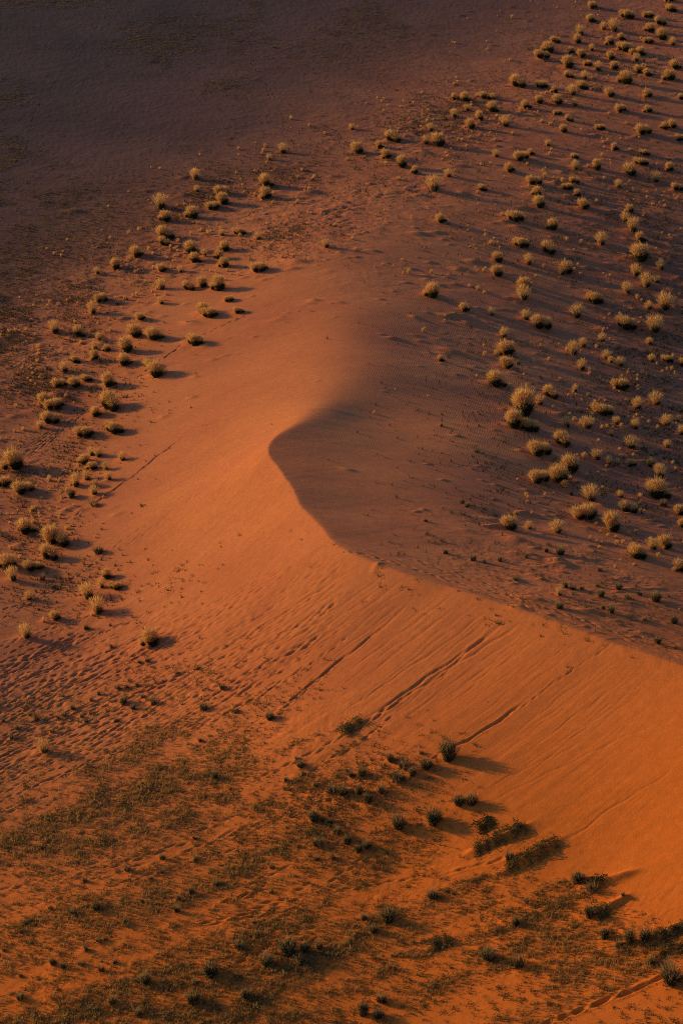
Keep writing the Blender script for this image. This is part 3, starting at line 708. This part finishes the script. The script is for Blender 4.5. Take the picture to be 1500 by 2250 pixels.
gold_sorted = sorted(GOLD, key=lambda p: -p[2])
gold_ind, gold_rest = gold_sorted[:300], gold_sorted[300:]
protosG = [proto_gold(100 + k, False) for k in range(10)] + [proto_gold(200 + k, True) for k in range(6)]
usedG = set()
for q, (px, py, wp, sp) in enumerate(gold_ind):
    k = 10 + (q * 7) % 6 if sp else (q * 7) % 10
    r = protosG[k] if k not in usedG else dup(protosG[k]); usedG.add(k)
    place(r, px, py, wp * 1.34, RNG.uniform(-.8, .8), RNG.uniform(.88, 1.12)); r.scale[0] *= RNG.uniform(.85, 1.2); r.scale[1] *= RNG.uniform(.85, 1.15)
    adj = ('broad' if wp >= 40 else 'mid-sized' if wp >= 26 else 'small') + (' thin straw' if sp else ' golden')
    if (int(px), int(py)) in HERO: r['label'] = HERO[(int(px), int(py))]
    else: later(r, adj + ' tussock', px, py)
    r['category'] = 'grass tussock'; r['group'] = 'straw-coloured grass tussocks on the sand'
protosD = [proto_dark(300 + k) for k in range(4)] + [proto_dark(304 + k, True) for k in range(4)]; usedD = set()
protosS = [proto_sprig(400 + k) for k in range(4)]; usedS = set()
for q, (px, py, wp, sp) in enumerate(DARK):
    if wp >= 13:
        k = q % 4 + (4 if wp < 20 or q % 3 == 0 else 0); r = protosD[k] if k not in usedD else dup(protosD[k]); usedD.add(k)
        place(r, px, py, wp * 1.34, RNG.uniform(0, 6.28), RNG.uniform(.75, 1.2)); r.scale[0] *= RNG.uniform(.8, 1.3)
        adj = 'big dark' if wp >= 30 else 'mid-sized dark' if wp >= 20 else 'small dark'
        if (int(px), int(py)) in HERO_D: r['label'] = HERO_D[(int(px), int(py))]
        else: later(r, adj + ' green tussock', px, py)
        r['category'] = 'green tussock'; r['group'] = 'dark green tussocks on the sand'
    else:
        k = q % 4; r = protosS[k] if k not in usedS else dup(protosS[k]); usedS.add(k)
        place(r, px, py, wp * 1.6, RNG.uniform(0, 6.28), RNG.uniform(.9, 1.2))
        if (int(px), int(py)) in HERO_D: r['label'] = HERO_D[(int(px), int(py))]
        else: later(r, 'tiny green tuft', px, py)
        r['category'] = 'green tuft'; r['group'] = 'tiny green tufts on the sand'

finish_labels()
# creeping bushes sitting on the long sand ridges
CR_LAB = ['short dark creeping bush on a sand hump, left above the flowering strip', 'long creeping bush dotted with yellow flowers on a sand ridge, upper strip',
          'long creeping bush with yellow flowers on the lower, bigger sand ridge', 'dark creeping bush ending in a pointed bare sand tail at the right',
          'creeping bush on the sand tail just below the pointed one', 'brown creeping bush on the upper ridge at the right edge',
          'green creeping bush on the lower ridge at the right edge', 'leafy green strip lying high on the slope where furrows end', 'small creeping bush on a low hump near the bottom centre right']
for q, (a, b, c, e, hgt) in enumerate(RIDGES):
    rs = np.random.RandomState(600 + q)
    cut = {3: .38, 4: .35, 2: 1.0}.get(q, 1.0)
    xs_, ys_, zs_ = ground_at(np.array([a, c]), np.array([b, e]))
    L_ = math.hypot(xs_[1] - xs_[0], ys_[1] - ys_[0]); ux, uy = (xs_[1] - xs_[0]) / L_, (ys_[1] - ys_[0]) / L_
    root = empty('creeping_bush'); ox, oy = xs_[0], ys_[0]; oz = float(ground_z([ox], [oy])[0]); root.location = (ox, oy, oz)
    def cf(n, up=0.0):
        t = rs.uniform(0, cut, n); cc = rs.uniform(0, cut, 26)[rs.randint(0, 26, n)]; s_ = rs.normal(0, .24, n); t2 = cc * L_ + rs.normal(0, .13, n); s_ += .35 * np.sin(cc * 37 + q)
        x = ox + ux * t2 - uy * s_; y = oy + uy * t2 + ux * s_
        z = ground_z(x, y); cl = fbm(t2 * 1.7, s_ * 2 + q, 3, 2)
        hh = np.clip(.17 + .22 * cl, .03, .5) * (1 - (s_ / .6) ** 2).clip(.1, 1)
        return np.stack([x - ox, y - oy, z - oz + rs.uniform(0, 1, n) * hh + up * hh], -1)
    n_ = int(700 * L_ * cut) + 300
    v, f = leaves(n_, cf, .05, rs); link_mesh('foliage', v, [f], OLIVE if q not in (0, 3) else DGREEN, root)
    if q in (1, 2, 7):
        v, f = leaves(int(40 * L_), lambda n: cf(n, .55), .024, rs); fl = link_mesh('yellow_flowers', v, [f], YELLOW, root); fl['kind'] = 'stuff'
    root['label'] = CR_LAB[q]; root['category'] = 'creeping bush'; root['group'] = 'creeping bushes on sand ridges'

# ---------- uncountable cover, one object each
def scatter(name, tmpl, pxs, pys, size, mat, label, cat, sink=.01):
    x, y, z = ground_at(pxs, pys); z = ground_z(x, y)
    n = len(x); a = RNG.uniform(0, 6.28, n); c, s = np.cos(a), np.sin(a)
    sz = size * np.exp(RNG.normal(0, .28, n)) if np.ndim(size) == 0 else size
    tid = RNG.randint(0, len(tmpl), n); parts = []
    for k, (V, F) in enumerate(tmpl):
        m = tid == k
        if not m.any(): continue
        v = V[None] * sz[m][:, None, None]
        W = np.stack([v[..., 0] * c[m][:, None] - v[..., 1] * s[m][:, None] + x[m][:, None], v[..., 0] * s[m][:, None] + v[..., 1] * c[m][:, None] + y[m][:, None], v[..., 2] + z[m][:, None] - sink], -1)
        Fk = np.concatenate([(f[None] + (np.arange(m.sum()) * len(V))[:, None, None]).reshape(-1, f.shape[1]) for f in F])
        parts.append((W.reshape(-1, 3), Fk))
    V, F = merge(parts)
    o = link_mesh(name, V, F, mat); o['kind'] = 'stuff'; o['label'] = label; o['category'] = cat
    return o
def small_tmpl(kind, k):
    out = []
    for q in range(k):
        rs = np.random.RandomState(900 + q)
        if kind == 'grass': V, F = merge([blades(13, .25, .5, .95, .045, rs, lo=.5)])
        elif kind == 'tuft': V, F = merge([blades(16, .12, .5, .8, .05, rs, lo=.5)])
        elif kind == 'leafy':
            def cf(n):
                a = rs.uniform(0, 6.28, n); r = np.sqrt(rs.rand(n)) * .5
                return np.stack([r * np.cos(a), r * np.sin(a), rs.uniform(.02, .75, n) * (1.1 - r)], -1)
            V, F = merge([blades(6, .05, .45, .7, .05, rs, lo=.5), leaves(14, cf, .13, rs)])
        elif kind == 'fuzz': V, F = merge([blades(7, .5, .8, .5, .09, rs, lo=.4)])
        out.append((V, F))
    return out
def sample(n, fn, x0=-180, x1=1680, y0=-60, y1=2330):
    ox = []; oy = []; c_ = 0
    while c_ < n:
        a = RNG.uniform(x0, x1, 60000); b = RNG.uniform(y0, y1, 60000); p = fn(a, b)
        m = RNG.rand(60000) < p; ox.append(a[m]); oy.append(b[m]); c_ += m.sum()
    return np.concatenate(ox)[:n], np.concatenate(oy)[:n]
def add_blobs(px, py, lst):
    r = np.zeros(np.shape(px))
    for (cx, cy, rx, ry, ang, amp) in lst:
        a = math.radians(ang); c, s = math.cos(a), math.sin(a)
        u = (px - cx) * c - (py - cy) * s; v = (px - cx) * s + (py - cy) * c
        r = np.maximum(r, amp * np.exp(-((u / rx) ** 4 + (v / ry) ** 2)))
    return r
BANDS = [(300, 1650, 150, 22, 28, .8), (370, 1712, 200, 42, 27, 1), (170, 1790, 200, 30, 25, .9), (300, 1822, 230, 22, 24, 1), (60, 1868, 110, 20, 20, .8), (480, 1650, 90, 16, 30, .8), (550, 1600, 60, 10, 28, .4), (210, 1690, 60, 14, 28, .8), (375, 1600, 40, 7, 30, .9),
         (500, 1700, 90, 24, 24, .9), (530, 1650, 46, 12, 34, .8), (660, 1632, 55, 9, 26, .7), (765, 1640, 40, 8, 22, .6), (720, 1720, 80, 20, 20, .3), (620, 1750, 80, 20, 22, .45), (430, 1775, 110, 16, 22, .5),
         (550, 1890, 160, 34, 20, .75), (680, 1870, 60, 24, 10, .6), (440, 1960, 180, 26, 20, .6), (200, 2000, 190, 26, 18, .75), (60, 2040, 100, 26, 15, .6), (640, 2030, 90, 16, 20, .8),
         (690, 2100, 150, 32, 22, 1), (520, 2080, 150, 24, 12, .8), (480, 2150, 160, 28, 15, .7), (330, 2160, 130, 24, 15, .7), (250, 2225, 240, 32, 6, 1), (540, 2215, 120, 26, 30, 1), (860, 2015, 90, 15, 24, .9), (960, 1975, 80, 10, 26, 1), (1060, 1935, 70, 9, 24, .9),
         (790, 2160, 120, 16, 20, .6), (660, 2240, 90, 24, 10, .4), (920, 2090, 60, 16, 15, .8), (1000, 2150, 130, 16, 12, .5), (1130, 1990, 50, 10, 22, .6), (1210, 1945, 60, 9, 20, .8), (1220, 1985, 90, 16, 18, .9), (1150, 2030, 110, 18, 18, .7), (1240, 2060, 120, 34, 10, .85), (1350, 2110, 120, 30, 8, .9), (1250, 2155, 60, 10, 12, .8), (1110, 2090, 110, 22, 14, .6),
         (1060, 2140, 100, 14, 16, .5), (1270, 2100, 120, 30, 10, .5)]
def dens_grass(px, py):
    st_ = fbm((px + py * 2.2) * .004, (py - px * -.0 + px * .42) * .035, 7, 3)
    cl = fbm(px * .03, py * .06, 9, 3)
    base_ = sstep(0, 110, py - (1490 + .36 * px)) * sstep(-.1, .5, st_ + .3 * cl) * .22
    b = add_blobs(px + 14 * cl, py + 18 * fbm(px * .012, py * .02, 13, 2), BANDS)
    return np.clip(b * (.30 + .85 * sstep(-.25, .4, cl)) + base_, 0, 1)
gx_, gy_ = sample(36000, dens_grass)
scatter('grass', small_tmpl('grass', 5), gx_, gy_, .19, DULL, 'dull olive grass spread in slanting streaks over the lower sand', 'grass')
def dens_green(px, py):
    b = add_blobs(px + 10, py + 12 * fbm(px * .02, py * .03, 14, 2), BANDS); c = fbm(px * .05, py * .08, 77, 2)
    return np.clip((.25 * b + .10 * sstep(0, 110, py - (1470 + .36 * px))) * sstep(-.25, .4, c) + .5 * blobs(px, py, [(760, 1760, 170, 70, 25, .5), (870, 1840, 120, 60, 20, .25), (820, 1880, 90, 30, 15, .3), (560, 1560, 130, 40, 25, .25), (330, 1510, 160, 50, 15, .3), (80, 1560, 120, 50, 10, .35), (380, 1270, 90, 30, 20, .12), (1160, 1290, 320, 70, -12, .08), (1340, 1340, 120, 40, -10, .2)]), 0, 1)
gx_, gy_ = sample(8000, dens_green)
scatter('seedlings', small_tmpl('leafy', 5), gx_, gy_, .26, OLIVE, 'small leafy green seedlings dotted over the lower sand', 'seedlings')
def dens_apron(px, py):
    c = fbm(px * .02, py * .05, 78, 3)
    b = blobs(px, py, [(60, 760, 150, 170, 40, 1), (200, 620, 160, 70, 35, .5), (450, 430, 140, 50, 25, 1), (640, 370, 160, 60, 15, .8), (960, 260, 120, 45, 15, 1), (640, 520, 110, 40, 10, .6), (1400, 470, 160, 140, 0, .45), (1430, 780, 160, 120, 0, .6), (1300, 150, 250, 130, 15, .35),
        (1450, 960, 140, 120, 0, .6), (110, 1010, 110, 60, 30, .6), (60, 1170, 90, 90, 0, .4), (130, 1290, 140, 60, 0, .25), (1100, 1060, 90, 110, 0, .25), (1380, 1080, 140, 60, 0, .3), (880, 320, 240, 120, 10, .3), (1250, 900, 250, 220, 0, .22), (1200, 500, 260, 160, 0, .22)])
    return np.clip(b * (.15 + .85 * sstep(-.3, .4, c)) * (py < 1450), 0, 1)
gx_, gy_ = sample(21000, dens_apron)
scatter('dry_tufts', small_tmpl('tuft', 5), gx_, gy_, .27, leaf_material('tuft_blade', (.05, .042, .02), (.30, .17, .06), .4, 2.5), 'tiny dry tufts peppering the sand apron around the dune', 'dry tufts')
gxr = np.array([p[0] for p in gold_rest]); gyr = np.array([p[1] for p in gold_rest])
t_ = [merge([blades(110, .12, .5, .75, .022, np.random.RandomState(50 + k), lo=.6, head=1.8)]) for k in range(3)]
def dens_straw(px, py):
    b = blobs(px, py, [(350, 560, 300, 110, 30, 1), (120, 780, 120, 150, 0, .9), (650, 400, 260, 80, 12, .8), (980, 270, 200, 90, 15, 1), (1300, 150, 230, 150, 0, .8), (1350, 480, 210, 250, 0, .9), (1400, 850, 170, 220, 0, 1), (70, 1080, 120, 160, 0, .6), (1150, 520, 250, 200, 0, .4), (1380, 1150, 180, 100, 0, .6)])
    return b * sstep(-.2, .5, fbm(px * .015, py * .03, 66, 3))
ex, ey = sample(1100, dens_straw); gxr = np.concatenate([gxr, ex]); gyr = np.concatenate([gyr, ey])
ssz = np.concatenate([np.full(len(gold_rest), .55), .36 * np.exp(RNG.normal(0, .3, len(ex)))])
scatter('sparse_straw_tufts', t_, gxr, gyr, ssz, PLUME, 'smallest sparse straw tufts between the larger tussocks', 'straw tufts')
def dens_flat(px, py):
    c = fbm(px * .006, py * .016, 79, 4); c2 = fbm(px * .03, py * .08, 80, 2)
    m = sstep(0, 70, (560 - .5 * px) - py)
    return np.clip(m * sstep(.0, .55, c + .25 * c2) + .5 * blobs(px, py, [(170, 500, 200, 60, 25, 1), (60, 560, 120, 60, 30, 1), (760, 110, 140, 40, 5, 1)]), 0, 1) * .8
gx_, gy_ = sample(14000, dens_flat, -180, 1400, -60, 760)
scatter('short_grass', small_tmpl('fuzz', 4), gx_, gy_, .30, leaf_material('flat_grass', (.12, .08, .028), (.22, .14, .045), .45, .4), 'short sparse olive grass in patches on the dark far flat', 'short grass')
